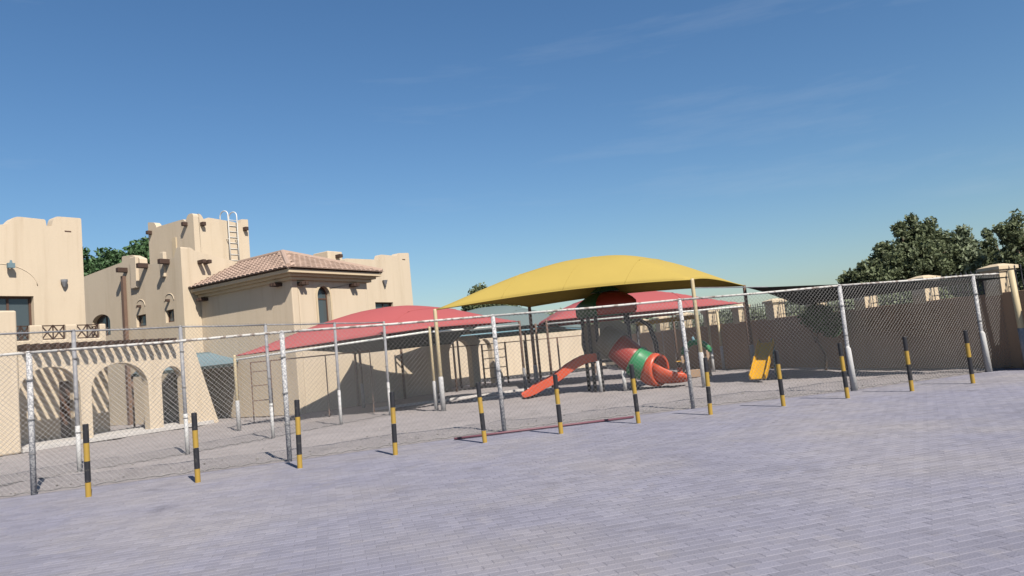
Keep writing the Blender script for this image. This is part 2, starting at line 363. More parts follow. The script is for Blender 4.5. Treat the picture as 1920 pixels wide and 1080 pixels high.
o_ = [(-6.8, 0), (-1.75, 0), (-1.75, 2.02), (-1.32, 2.02), (-1.32, 0), (-0.12, 0), (-0.12, 3.95), (-0.33, 3.95), (-0.33, 3.45), (-1.09, 3.45), (-1.09, 3.95), (-1.46, 3.95),
      (-1.46, 3.45), (-2.19, 3.45), (-2.19, 3.95), (-2.58, 3.95), (-2.58, 3.45), (-3.03, 3.45), (-3.03, 3.95), (-6.8, 3.95)]
wall(bk, o_, [], 0.28, name='terrace_wall')
d_ = MB(); d_.box((-2.50, -1.75, 0.0), (-2.44, -1.32, 2.02)); d_.build('door', 'brown_frame', H)
def railing(fn, u0, u1, v0=3.46, v1=3.95):
    m = MB(); q = lambda u, v: Vector(fn(u, v, 0.12))
    b = 0.035
    def rb(p, r): m.bar(p, r, b, b)
    rb(q(u0, v1-.02), q(u1, v1-.02)); rb(q(u0, v0+.02), q(u1, v0+.02)); rb(q(u1-.02, v0), q(u1-.02, v1)); mid = (u0+u1)/2; rb(q(mid, v0), q(mid, v1)); rb(q(u0+.02, v0), q(u0+.02, v1))
    for (a0, a1) in ((u0, mid), (mid, u1)):
        rb(q(a0, v0), q(a1, v1)); rb(q(a0, v1), q(a1, v0))
    return m.build('railing', 'dark_wood', H)
for (u0, u1) in ((-3.03, -2.58), (-2.19, -1.46), (-1.09, -0.33)): railing(bk, u0, u1)
railing(fA(-0.2), -3.25, -2.55)
ter = MB(); ter.box((-6.5, -6.8, 3.2), (-2.48, -0.14, 3.4)); ter.build('terrace_floor', 'stucco', H)
rs = MB(); rs.box((-6.5, -0.40, 0), (-2.48, -0.12, 3.2)); rs.build('wall', 'stucco', H)
# left upper block
fL = fB(-3.0)
oL = soft([(-6.8, 3.3), (-0.41, 3.3), (-0.41, 7.91, .06), (-1.33, 7.89, .16), (-1.42, 7.52), (-1.58, 7.50), (-1.62, 7.74, .05), (-2.60, 7.76, .2), (-2.83, 7.46), (-3.05, 7.42), (-6.8, 7.42)])
wL = rect(-4.2, -2.09, 3.42, 5.02)
wall(fL, oL, [wL], 0.4)
window(fL, wL, 0.2, 0.07, mull=(-2.80, -3.5))
sb = MB(); sb.box((-7.0, -6.8, 3.3), (-3.38, -0.44, 7.15)); sb.build('block', 'stucco', H, bevel=0.03)
# faint relief arch over that window, wall lamp and floodlight
m = MB(); m.tube([fL(-3.1+1.15*math.cos(t), 5.35+0.75*math.sin(t), 0.0) for t in np.linspace(0.05, math.pi-0.05, 18)], 0.016, 6); m.build('arch_moulding', 'stucco', H, smooth=True)
def sconce(fn, u, v, inv=False):
    m = MB(); s = -1 if inv else 1
    pts = [Vector(fn(u, v+s*0.13, -0.10)), Vector(fn(u, v+s*0.05, -0.10)), Vector(fn(u, v-s*0.13, -0.10))]
    m.tube(pts, [0.11, 0.11, 0.04] if not inv else [0.03, 0.06, 0.12], 10); m.bar(fn(u, v, -0.08), fn(u, v, 0.02), 0.05, 0.05); return m.build('wall_lamp', 'lamp_grey', H, smooth=False)
sconce(fL, -1.13, 5.48)
m = MB(); m.bar(fL(-2.93, 6.02, -0.2), fL(-2.72, 6.02, -0.2), 0.12, 0.16); m.bar(fL(-2.85, 6.02, -0.2), fL(-2.85, 6.0, 0.02), 0.05, 0.05); m.tube([fL(-2.82, 6.10, -.2), fL(-2.82, 6.20, -.2)], [.05, .03], 8); m.build('floodlight', 'blue_fabric', H)
m = MB(); m.panel(rect(-1.0, -0.78, 7.36, 7.40), [], lambda u, v, d: fL(u, v, d-0.01), 0.05); m.build('vent_slot', 'brown_frame', H)

# middle block (side front with small windows)
fM = fA(3.33)
oM = soft([(-13.5, 0), (-2.85, 0), (-2.85, 7.08, .06), (-3.15, 7.10, .12), (-3.35, 6.72), (-5.28, 6.70), (-5.86, 6.78), (-5.88, 7.07, .05), (-6.45, 7.30, .1), (-7.27, 7.36, .08), (-7.30, 7.10), (-8.8, 7.02), (-13.5, 6.75)])
wh = [rect(-6.37, -5.62, 4.13, 4.63), rect(-4.16, -3.56, 4.10, 4.61), archhole(-10.05, -8.5, 4.0, 4.62, 5.0), rect(-3.9, -3.35, 1.35, 2.1)]
wall(fM, oM, wh, 0.34)
window(fM, wh[0], 0.12, 0.05, mull=(-5.85,)); window(fM, wh[1], 0.12, 0.05, mull=(-3.8,)); window(fM, wh[2], 0.2, 0.06, mull=(-9.2,)); window(fM, wh[3], 0.12, 0.05)
for u in (-5.98, -3.84):
    m = MB(); m.tube([fM(u+0.34*math.cos(t), 4.98+0.30*math.sin(t), 0.0) for t in np.linspace(0, math.pi, 14)], 0.022, 6); m.build('arch_moulding', 'stucco', H, smooth=True)
    m = MB(); m.bar(fM(u, 5.0, -0.16), fM(u, 5.0, 0.05), 0.10, 0.10); m.build('beam_end', 'dark_wood', H)
for u, v in ((-6.95, 6.70), (-5.35, 6.66), (-3.75, 6.60)): spout(fM, u, v, 0.42, 0.20)
m = MB(); m.bar(fM(-7.06, 0.0, -0.10), fM(-7.06, 6.45, -0.10), 0.17, 0.14); m.build('upright_strip', 'rust_brown', H)  # narrow brown upright strip down the side front
m = MB(); m.panel(rect(-6.45, -6.0, 5.8, 7.18), [], lambda u, v, d: fM(u, v, d-0.12), 0.16); m.build('pilaster', 'stucco', H, bevel=0.03)
m = MB(); m.panel(rect(-4.2, -3.95, 6.0, 7.05), [], lambda u, v, d: fM(u, v, d-0.10), 0.16); m.build('pilaster', 'stucco', H, bevel=0.03)
fMB = fB(-2.85)
oMB = soft([(3.67, 0), (9.0, 0), (9.0, 6.3), (6.4, 6.45), (5.9, 6.6), (3.95, 6.95, .1), (3.80, 7.08, .08), (3.67, 7.08)])
wall(fMB, oMB, [], 0.34)
for u in (4.12, 4.38): spout(fMB, u, 6.48, 0.4, 0.15)
mr = MB(); mr.box((-13.4, 3.7, 5.9), (-3.2, 9.0, 6.1)); mr.build('flat_roof', 'stucco', H)
# stair tower
TA, TB = 5.32, -4.89
oT = soft([(-8.51, 5.5), (TB, 5.5), (TB, 9.08, .15), (-5.28, 9.10, .16), (-5.50, 8.80), (-5.68, 8.94, .03), (-7.68, 8.95, .03), (-7.80, 8.93), (-7.95, 9.20, .15), (-8.51, 9.30, .05)])
wall(fA(TA), oT, [], 0.3)
oTB = soft([(5.62, 5.5), (8.18, 5.5), (8.20, 9.07, .04), (7.84, 9.05, .03), (7.78, 8.86), (7.42, 8.86), (7.38, 8.88), (6.06, 8.95, .04), (5.96, 8.82), (5.84, 8.84), (5.70, 9.08, .12), (5.62, 9.08)])
wall(fB(TB), oTB, [], 0.3)
m = MB(); m.box((-8.51, 5.63, 5.5), (-8.2, 8.18, 8.95)); m.box((-8.19, 7.88, 5.5), (-5.2, 8.18, 8.95)); m.build('wall', 'stucco', H)
m = MB(); m.box((-8.2, 5.62, 8.1), (-5.19, 7.87, 8.25)); m.build('flat_roof', 'stucco', H)
for u, v in ((-8.28, 8.76), (-5.42, 8.66)): spout(fA(TA), u, v, 0.22, 0.17)
for u, v in ((5.72, 8.60), (7.96, 8.58)): spout(fB(TB), u, v, 0.22, 0.17)
m = MB(); m.panel(rect(-6.55, -6.25, 7.0, 8.2), [], lambda u, v, d: fA(TA)(u, v, d-0.05), 0.08); m.build('vent_slot', 'pillar_stucco', H)
# white hooped ladder on the tower
lad = MB()
for u in (6.95, 7.42):
    lad.tube([fB(TB)(u, z, -0.22) for z in (6.9, 8.0, 8.95)] + [fB(TB)(u, 9.12+0.24*math.sin(t), -0.22+0.30*(1-math.cos(t))) for t in np.linspace(0.1, math.pi, 9)] + [fB(TB)(u, 8.8, 0.38)], 0.026, 8)
for z in np.arange(7.0, 9.0, 0.27): lad.tube([fB(TB)(6.95, z, -0.22), fB(TB)(7.42, z, -0.22)], 0.016, 6)
for u in (6.95, 7.42): lad.bar(fB(TB)(u, 8.0, -0.22), fB(TB)(u, 8.0, 0.02), 0.03, 0.03)
lad.build('roof_ladder', 'white_metal', H, smooth=True)

# hall with the hip roof
HA, HB, HE = 4.09, 2.80, 8.0
wall(fA(HA), rect(-2.84, HB, 0, 5.12), [], 0.3)
hw = archhole(5.28, 5.92, 2.55, 4.40, 4.78)
wall(fB(HB), rect(HA+0.31, HE, 0, 5.12), [hw], 0.3)
window(fB(HB), hw, 0.16, 0.05, bars=(4.30,), mull=())
m = MB(); oo = archhole(5.20, 6.00, 2.6, 4.40, 4.88); m.panel(oo, [hw], lambda u, v, d: fB(HB)(u, v, d-0.03), 0.04); m.build('window_surround', 'pillar_stucco', H)
m = MB(); m.box((-2.8, HE-0.3, 0), (HB-0.31, HE, 5.12)); m.build('wall', 'stucco', H)
for u in (-2.55, 2.06): 
    for du in (0, 0.17): spout(fA(HA), u+du, 4.88, 0.36, 0.13)
for u in (4.42, 7.05):
    for du in (0, 0.17): spout(fB(HB), u+du, 4.84, 0.30, 0.13)
# cornice: three stepped bands under the eave
for k, (ex, z0, z1) in enumerate(((0.14, 4.98, 5.10), (0.28, 5.10, 5.20), (0.44, 5.20, 5.33))):
    m = MB(); m.panel([(-2.84, HA-ex), (HB+ex, HA-ex), (HB+ex, HE+ex), (HB-0.2, HE+ex), (HB-0.2, HA+0.3), (-2.84, HA+0.3)], [], lambda u, v, d, z0=z0: (u, v, z0+d), z1-z0)
    m.build('cornice', 'pillar_stucco', H, bevel=0.012)
EZ, RZ, OV = 5.36, 6.50, 0.48
e0 = (HB+OV, HA-OV); e1 = (HB+OV, HE+OV); ym = (e0[1]+e1[1])/2; hb = ym-e0[1]; ax = HB+OV-hb*1.32
apex = Vector((ax, ym, RZ)); ridge_l = Vector((-2.84, ym, RZ))
Aq = [Vector((-2.84, e0[1], EZ)), Vector((e0[0], e0[1], EZ)), apex, ridge_l]
Bt = [Vector((e0[0], e0[1], EZ)), Vector((e1[0], e1[1], EZ)), apex]
Cq = [Vector((e1[0], e1[1], EZ)), Vector((-2.84, e1[1], EZ)), ridge_l, apex]
m = MB(); allv = [Aq[0], Aq[1], Bt[1], Cq[1], apex, ridge_l]
m.add(allv, [(0, 1, 4, 5), (1, 2, 4), (2, 3, 5, 4), (0, 3, 2, 1), (0, 5, 3)]); roof = m.build('roof', 'roof_under', H)
def tile_mesh(cw=0.27, ln=0.40):
    t = MB(); n = 6; P0 = []; P1 = []
    for k in range(n+1):
        th = math.pi*k/n; P0.append((-cw*0.5*math.cos(th), 0.0, 0.070*math.sin(th)+0.03)); P1.append((-cw*0.46*math.cos(th), ln, 0.055*math.sin(th)+0.005))
    t.add(P0+P1, [(k, k+1, n+2+k, n+1+k) for k in range(n)] + [tuple(range(n, -1, -1))])
    me = t.mesh('tile', smooth=False, fix=False); me.materials.append(MAT['tile']); return me
TM = tile_mesh()
def lay(o, along, up, width, height, inside):
    nrm = along.cross(up).normalized(); mtx = Matrix((along, up, nrm)).transposed(); eul = mtx.to_euler()
    nu, nv = int(width/0.27), int(height/0.33)
    for i in range(nu+1):
        for j in range(nv+1):
            u = (i+0.5)*width/(nu+1); v = j*height/(nv+0.6) - 0.04
            if inside(u, v+0.16): share('tile', TM, roof, o + along*u + up*v + nrm*0.008, eul)
upA = (Vector((0, ym, RZ)) - Vector((0, e0[1], EZ))); hA = upA.length; upA.normalize()
lA = (Aq[1]-Aq[0]).length
lay(Aq[0], Vector((1,0,0)), upA, lA, hA, lambda u, v: u < lA - (lA-(ax+2.84))*(v/hA) + 0.04 and v < hA)
upB = Vector((ax-(HB+OV), 0, RZ-EZ)); hB = upB.length; upB.normalize(); lB = e1[1]-e0[1]
lay(Bt[0], Vector((0,1,0)), upB, lB, hB, lambda u, v: v < hB*(1-abs(2*u/lB-1)) + 0.02)
for p, q in ((Bt[0], apex), (Bt[1], apex), (ridge_l, apex)):
    m = MB(); m.tube([p+Vector((0,0,.06)), q+Vector((0,0,.08))], 0.10, 8); m.build('ridge_cap', 'tile', roof)
# right block behind the hall, and small roof box
fR = fB(1.4)
oR = soft([(7.6, 0), (12.44, 0), (12.40, 6.72, .06), (11.60, 6.66, .12), (11.50, 6.52), (10.46, 6.53, .06), (10.34, 6.28), (8.25, 6.23, .08), (8.2, 6.05), (7.6, 6.05)])
rw = rect(9.86, 11.02, 3.5, 4.33)
wall(fR, oR, [rw], 0.36); window(fR, rw, 0.14, 0.06, mull=(10.5,))
sconce(fR, 10.5, 5.2, True)
m = MB(); m.box((-4.5, 8.05, 0), (1.02, 12.40, 5.9)); m.build('block', 'stucco', H, bevel=0.03)
m = MB(); m.panel(rect(11.9, 12.1, 6.36, 6.40), [], lambda u, v, d: fR(u, v, d-0.01), 0.05); m.build('vent_slot', 'brown_frame', H)
m = MB(); m.box((-2.0, 9.5, 5.9), (-1.0, 10.4, 7.02)); m.build('roof_box', 'stucco', H, bevel=0.03)
m = MB(); m.box((-0.998, 9.95, 6.70), (-0.7, 10.15, 6.85)); m.build('beam_end', 'dark_wood', H)
# low side porch along the yard: solid, then slender arches
oP = [(8.31, 0), (8.31, 2.75), (17.0, 2.75), (17.6, 0), (16.9, 0)] + list(reversed(notch(15.6, 16.7, 1.75, 2.3)))+ [(15.6, 0), (15.0, 0)] + \
     list(reversed(notch(13.4, 15.0, 1.75, 2.35))) + [(13.4, 0), (12.9, 0)]
oP = [(8.05, 0), (8.05, 2.75), (17.05, 2.75), (17.6, 0), (16.75, 0)] + list(reversed(notch(15.55, 16.75, 1.7, 2.3))) + [(15.55, 0), (14.95, 0)] + list(reversed(notch(13.2, 14.95, 1.7, 2.35))) + [(13.2, 0)]
wall(fB(2.70), oP, [], 0.3, name='side_porch_wall')
m = MB(); m.box((-1.0, 12.5, 0), (0.4, 18.5, 2.7)); m.build('block', 'stucco', H, bevel=0.03)

# ------------------------------------------------------------------ boundary walls
def lerp(a, b, t): return (a[0]+(b[0]-a[0])*t, a[1]+(b[1]-a[1])*t)
BW0, BW1 = (13.35, 13.6), (5.75, 41.0)
bw = thing('boundary_wall', (BW0[0], BW0[1], 0), 'long tan stucco boundary wall with capped pillars and iron pickets on the right', 'wall')
dvec = Vector((BW1[0]-BW0[0], BW1[1]-BW0[1], 0)).normalized(); nvec = Vector((-dvec.y, dvec.x, 0))      # nvec points into the yard
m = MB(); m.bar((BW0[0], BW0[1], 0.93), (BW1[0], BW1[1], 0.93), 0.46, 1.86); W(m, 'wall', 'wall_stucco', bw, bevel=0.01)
pm = MB(); pm.box((-0.235, -0.235, 1.80), (0.235, 0.235, 2.38)); pm_me = pm.mesh('pillar'); pm_me.materials.append(MAT['pillar_stucco'])
cm = MB()
for (r0, r1, z0, z1) in ((0.27, 0.27, 2.38, 2.43), (0.31, 0.31, 2.43, 2.51), (0.31, 0.10, 2.51, 2.58)):
    cm.add([(-r0,-r0,z0),(r0,-r0,z0),(r0,r0,z0),(-r0,r0,z0),(-r1,-r1,z1),(r1,-r1,z1),(r1,r1,z1),(-r1,r1,z1)], [(0,3,2,1),(4,5,6,7),(0,1,5,4),(1,2,6,5),(2,3,7,6),(3,0,4,7)])
cm_me = cm.mesh('pillar_cap'); cm_me.materials.append(MAT['pillar_stucco'])
rzw = math.atan2(dvec.y, dvec.x) - math.pi/2
pk = MB(); pk.box((-0.009, -0.009, 1.86), (0.009, 0.009, 2.44)); pk.add([(-.016,-.016,2.44),(.016,-.016,2.44),(.016,.016,2.44),(-.016,.016,2.44),(0,0,2.52)], [(0,1,4),(1,2,4),(2,3,4),(3,0,4)]); pk_me = pk.mesh('picket'); pk_me.materials.append(MAT['dark_metal'])
b0 = Vector((BW0[0], BW0[1], 0)); span = 2.295; ppos = []
first = (18.0-BW0[1])/dvec.y
for k in range(-2, 11):
    p = dvec*(first + k*span); ppos.append(p)
    po = share('pillar', pm_me, bw, p, (0, 0, rzw)); share('pillar_cap', cm_me, po)
for a, b in zip(ppos, ppos[1:]):
    for t in range(1, 15):
        share('picket', pk_me, bw, a.lerp(b, t/15), (0, 0, rzw))
    for z in (1.98, 2.36):
        m = MB(); m.bar(a+dvec*.24+Vector((0,0,z)), b-dvec*.24+Vector((0,0,z)), 0.02, 0.025); m.build('picket_rail', 'dark_metal', bw)
fw_ = thing('far_wall', (-6.5, 39.0, 0), 'sunlit cream wall closing the far side of the play yard', 'wall')
m = MB(); m.bar((-8.5, 38.9, 1.2), (5.9, 42.9, 1.2), 0.25, 2.4); W(m, 'wall', 'stucco', fw_, bevel=0.01)
m = MB(); m.bar((-8.46, 38.76, 0.10), (5.94, 42.76, 0.10), 0.06, 0.22); W(m, 'base_strip', 'dark_metal', fw_)  # dark strip along the foot of the far wall

# ------------------------------------------------------------------ fences
def warp(t, z, amp): return amp*math.sin(t*1.7+0.6)*math.sin(z*1.4) + amp*0.5*math.sin(t*4.1+z*2.2)
def chain_mesh(p, q, z0, z1, s=0.090, r=0.0025, tip=0.0, amp=0.02, mb=None, tops=None):
    p = Vector((p[0], p[1], 0)); q = Vector((q[0], q[1], 0)); Ln = (q-p).length; d = (q-p)/Ln; nr = Vector((-d.y, d.x, 0)); hgt = z1-z0+tip
    mb = mb or MB(); V = mb.v; Fc = mb.f
    for sgn in (1, -1):
        k = 0; n = int((Ln+hgt)/s)
        for k in range(n+1):
            u0 = k*s - (hgt if sgn > 0 else 0); u1 = u0 + sgn*hgt
            if sgn < 0: u0 = k*s; u1 = u0-hgt
            t0, t1 = 0.0, 1.0
            du = u1-u0
            for lim, up in ((0, False), (Ln, True)):
                tt = (lim-u0)/du
                if (du > 0) != up: t0 = max(t0, tt)
                else: t1 = min(t1, tt)
            if t1-t0 < 0.01: continue
            seg = max(1, int((t1-t0)*7)); o = len(V)
            off = 0.003*sgn
            for i in range(seg+1):
                t = t0+(t1-t0)*i/seg; u = u0+du*t; z = z0+hgt*t
                c = p + d*u + nr*(warp(u, z, amp)+off); c.z = z
                if z0 < 0.1: c.z += 0.02*math.sin(u*2.3)*(1-t)
                e1 = (d*(-sgn)*0.707+Vector((0,0,0.707)))*r
                if sgn > 0: e1 = (d*(-0.707)+Vector((0,0,0.707)))*r
                else: e1 = (d*0.707+Vector((0,0,0.707)))*r
                V.append(tuple(c+e1)); V.append(tuple(c-e1*0.5+nr*r*0.87)); V.append(tuple(c-e1*0.5-nr*r*0.87))
            for i in range(seg):
                a = o+3*i
                for j in range(3): b = (j+1) % 3; Fc.append((a+j, a+b, a+3+b, a+3+j))
    return mb
def fence_run(root, pts, z1, pr, pm_post, pm_rail, pm_wire, low=None, tip=0.0, posts=None, lowmat='whitewash', rail_r=0.024, s=0.090, r=0.0025, mid=None):
    for i, (p, h) in enumerate(zip(pts, posts or [z1]*len(pts))):
        lean = (rng.normal(0, .012), rng.normal(0, .012))
        m = MB(); m.tube([(p[0], p[1], -0.05), (p[0]+lean[0], p[1]+lean[1], h)], pr, 12); m.tube([(p[0]+lean[0], p[1]+lean[1], h), (p[0]+lean[0], p[1]+lean[1], h+0.03)], [pr*1.12, pr*0.5], 12)
        po = W(m, 'post', pm_post, root, smooth=True)
        if low:
            m = MB(); m.tube([(p[0], p[1], -0.04), (p[0]+lean[0]*.3, p[1]+lean[1]*.3, low*rng.uniform(.9, 1.1))], pr*1.10, 12); W(m, 'painted_base', lowmat, po, smooth=True)
        for zz in (h*0.28, h*0.52, h*0.8):
            m = MB(); m.tube([(p[0], p[1], zz), (p[0], p[1], zz+0.022)], pr*1.25, 10); W(m, 'wire_tie', pm_wire, po)
    for a, b in zip(pts, pts[1:]):
        mdp = ((a[0]+b[0])/2, (a[1]+b[1])/2, z1-0.012)
        m = MB(); m.tube([(a[0], a[1], z1), mdp, (b[0], b[1], z1)], rail_r, 10); W(m, 'top_rail', pm_rail, root, smooth=True)
        m = chain_mesh(a, b, 0.03, z1, s=s, r=r, tip=tip); mo = W(m, 'wire_mesh', pm_wire, root, fix=False); struct(mo, 'stuff')
        n = int(math.hypot(b[0]-a[0], b[1]-a[1])/0.10); pt = []
        for k in range(n+1):
            x, y = lerp(a, b, k/n); pt.append((x, y, 0.035+0.012*math.sin(k*1.9)+0.01*rng.random()))
        m = MB(); m.tube(pt, 0.008, 5); W(m, 'bottom_wire', 'old_wire', root)
ff = thing('chain_link_fence', (FENCE[2][0], FENCE[2][1], 0), 'front chain-link fence with flaking grey posts running behind the striped bollards', 'fence')
fence_run(ff, FENCE[1:], 2.34, 0.045, 'flaked_paint', 'flaked_rail', 'wire')
for p in (FENCE[6], FENCE[7]):
    m = MB(); m.tube([(p[0]+0.02, p[1]-0.06, -0.03), (p[0], p[1]-0.03, 0.92), (p[0], p[1]-0.02, 0.98)], [0.062, 0.058, 0.03], 12); W(m, 'painted_base', 'whitewash', ff, smooth=True)
SF = [(-10.9, 12.0), (-8.89, 14.48), (-7.48, 16.10), (-6.27, 18.12), (-5.09, 20.22), (-4.05, 22.1)]
sf = thing('chain_link_fence', (SF[1][0], SF[1][1], 0), 'taller inner chain-link fence with white-based grey posts before the arcade', 'fence')
fence_run(sf, SF, 2.84, 0.040, 'grey_post', 'grey_post', 'old_wire', low=0.95, tip=0.05, s=0.092, r=0.0021, rail_r=0.018)
# thin dark steel frames along the yard's far side
df = thing('steel_frame_fence', (-2.0, 36.2, 0), 'thin rusty steel post fence with a ladder bay before the far wall', 'fence')
dp = [(-5.6, 33.2), (-3.4, 34.3), (-1.75, 35.3), (-0.62, 35.8), (0.35, 36.2), (2.05, 37.0), (3.9, 37.8)]
for p in dp:
    m = MB(); m.bar((p[0], p[1], 0), (p[0], p[1], 2.06), 0.085, 0.085); W(m, 'post', 'rust_brown', df)
for a, b in zip(dp, dp[1:]):
    m = MB(); m.bar((a[0], a[1], 2.03), (b[0], b[1], 2.03), 0.045, 0.045); W(m, 'top_rail', 'rust_brown', df)
for z in (0.35, 0.85, 1.32, 1.72):
    m = MB(); m.bar((dp[2][0]+.04, dp[2][1], z), (dp[3][0]-.04, dp[3][1], z), 0.035, 0.045); W(m, 'rung', 'rust_brown', df)
lf = thing('steel_frame_fence', (-8.9, 24.2, 0), 'thin dark steel rail frame standing before the hall wall under the red canopy', 'fence')
lp = [(-9.05, 24.4), (-8.35, 24.3), (-6.4, 24.0), (-4.9, 23.9)]
for p in lp:
    m = MB(); m.bar((p[0], p[1], 0), (p[0], p[1], 2.02), 0.03, 0.03); W(m, 'post', 'rust_brown', lf)
for a, b in zip(lp, lp[1:]):
    m = MB(); m.bar((a[0], a[1], 2.04), (b[0], b[1], 2.04), 0.04, 0.04); W(m, 'top_rail', 'rust_brown', lf)
for z in (0.75, 1.25, 1.72):
    m = MB(); m.bar((lp[0][0], lp[0][1], z), (lp[1][0], lp[1][1], z), 0.03, 0.03); W(m, 'rung', 'rust_brown', lf)

# maroon pipe lying along the fence foot
m = MB(); m.tube([(-1.38, 13.98, 0.03), (-0.3, 14.25, 0.032), (0.9, 14.5, 0.03), (2.2, 14.78, 0.03)], 0.022, 8); tag(m.build('pipe', 'maroon', smooth=True), 'maroon pipe lying on the ground along the foot of the front fence', 'pipe')

# ------------------------------------------------------------------ bollards
BO = [(-6.74, 11.17), (-5.25, 11.59), (-3.78, 12.10), (-2.28, 12.62), (-0.75, 13.12), (0.64, 13.36), (2.14, 13.82), (3.58, 14.08), (5.09, 14.34), (6.49, 14.63), (7.88, 14.80), (9.35, 15.16)]
bnd = [0.0, 0.22, 0.54, 0.83, 1.10]; bcol = ['yellow_paint', 'black_paint', 'yellow_paint', 'black_paint']
for i, (x, y) in enumerate(BO):
    side = ('%s from the left' % ORD[i]) if i < 6 else ('%s from the right' % ORD[11-i])
    t = thing('bollard', (x, y, 0), 'black and yellow striped steel bollard, %s in the row before the fence' % side, 'bollard', 'striped bollards along the fence')
    t.rotation_euler = (rng.normal(0, 0.018), rng.normal(0, 0.018), rng.uniform(0, 6))
    hs = rng.uniform(0.98, 1.03)
    for k in range(4):
        m = MB(); z0, z1 = bnd[k]*hs + (rng.normal(0, .008) if k else 0), bnd[k+1]*hs
        top = [(0, 0, z1-0.008), (0, 0, z1)] if k == 3 else [(0, 0, z1)]
        m.tube([(0, 0, z0-(0.04 if k == 0 else 0))] + top, [0.042+0.0006*(k % 2)]*(1+len(top)-1) + [0.036 if k == 3 else 0.042+0.0006*(k % 2)], 16)
        m.build('band', bcol[k], t, smooth=False)
    m = MB(); m.tube([(0, 0, -0.01), (0, 0, 0.006)], [0.07, 0.062], 14); m.build('footing', 'paver', t)

# ------------------------------------------------------------------ shade canopies
def canopy(name, label, corners, rise, fab, post_mat, post_idx=(0,1,2,3), pull=0.06, lift=0.0, n=30, pw=1.8, base=None, beams=(), beam_mat='white_metal', back_mat=None, group='shade canopies', pr=0.055, drop=0.05):
    C = [Vector(c) for c in corners]
    t = thing(name, (C[0].x, C[0].y, 0), label, 'canopy', group)
    def pt(u, v):
        b = C[0]*(1-u)*(1-v) + C[1]*u*(1-v) + C[2]*u*v + C[3]*(1-u)*v; cen = sum(C, Vector())/4
        eu = 4*u*(1-u); ev = 4*v*(1-v)
        k = pull*(eu*(1-ev) + ev*(1-eu)); b = b + (Vector((cen.x, cen.y, b.z))-b)*k
        b.z += 0.012*math.sin(u*23+v*5)*math.sin(v*9+1)*eu*ev + 0.02*math.sin(u*7+2)*ev*eu; su = 1-abs(2*u-1)**pw; sv = 1-abs(2*v-1)**pw
        b.z += rise*(max(su, 0)**0.9)*(max(sv, 0)**0.9)*0.42 + rise*0.58*min(su, sv) + lift*(eu*(1-ev)+ev*(1-eu)); return b
    m = MB(); m.add([pt(i/n, j/n) for i in range(n+1) for j in range(n+1)], [(i*(n+1)+j, (i+1)*(n+1)+j, (i+1)*(n+1)+j+1, i*(n+1)+j+1) for i in range(n) for j in range(n)])
    fo_ = W(m, 'fabric', fab, t, smooth=True, fix=False); sm = fo_.modifiers.new('t', 'SOLIDIFY'); sm.thickness = 0.012; sm.offset = 0
    for us in (0.25, 0.5, 0.75):
        mm = MB(); mm.tube([pt(us, k/24) + Vector((0, 0, 0.008)) for k in range(25)], 0.011, 5); W(mm, 'seam', fab, t, smooth=True)
    for (e, c0, c1) in ((0, (0,0), (1,0)), (1, (1,0), (1,1)), (2, (0,1), (1,1)), (3, (0,0), (0,1))):
        P = [pt(c0[0]+(c1[0]-c0[0])*k/16, c0[1]+(c1[1]-c0[1])*k/16) for k in range(17)]
        mm = MB(); mm.tube(P, 0.018, 6); W(mm, 'hem', fab, t, smooth=True)
    for i in post_idx:
        c = C[i]; mm = MB(); mm.tube([(c.x, c.y, -0.05), (c.x, c.y, c.z-0.02), (c.x, c.y, c.z+0.03)], [pr*1.05, pr*0.92, pr*0.7], 12); bk_ = back_mat and i >= 2; po = W(mm, 'post', back_mat if bk_ else post_mat, t, smooth=True)
        if base:
            mm = MB(); mm.tube([(c.x, c.y, -0.04), (c.x, c.y, base*0.97), (c.x, c.y, base)], [pr*1.3, pr*1.22, pr*1.0], 12); W(mm, 'painted_base', 'grey_post' if bk_ else 'whitewash', po, smooth=True)
    for (a, b, z) in beams:
        mm = MB(); mm.tube([(C[a].x, C[a].y, C[a].z-z), (C[b].x, C[b].y, C[b].z-z)], 0.032, 8); W(mm, 'beam', beam_mat, t, smooth=True)
    return t
canopy('shade_canopy', 'large yellow fabric canopy on cream posts over the slides', [(-2.42, 22.04, 3.06), (5.32, 21.22, 3.17), (7.85, 24.4, 3.02), (0.55, 25.6, 3.08)], 1.30, 'yellow_fabric', 'cream_paint', base=1.02, lift=0.14, pull=0.05, pr=0.062, back_mat='rust_brown')  # back posts and bases take darker colours that stand for the canopy's shade
canopy('shade_canopy', 'faded red fabric canopy nearest the tiled hall, low corner left', [(-8.55, 21.8, 2.24), (-2.66, 22.3, 2.55), (0.15, 27.6, 2.68), (-6.0, 27.4, 2.5)], 1.02, 'red_fabric', 'cream_paint', base=0.9, lift=0.02, pull=0.06, back_mat='rust_brown', beams=((0, 1, 0.12), (1, 2, 0.14)), pr=0.05)
canopy('shade_canopy', 'faded red fabric canopy behind the play tower by the boundary wall', [(1.2, 28.0, 2.62), (8.6, 27.0, 2.54), (7.2, 33.0, 2.5), (0.4, 34.0, 2.5)], 1.10, 'red_fabric', 'rust_brown', lift=0.03, pull=0.06, beams=((0, 1, 0.13),), pr=0.05)
canopy('shade_canopy', 'grey-green fabric canopy dipping between the two red canopies', [(-4.9, 30.4, 2.62), (0.85, 31.0, 2.62), (3.9, 36.6, 2.35), (-3.0, 36.3, 2.35)], 1.25, 'grey_fabric', 'rust_brown', lift=0.0, pull=0.08, beams=((0, 1, 0.2), (1, 2, 0.1)), beam_mat='blue_pipe', pr=0.055)
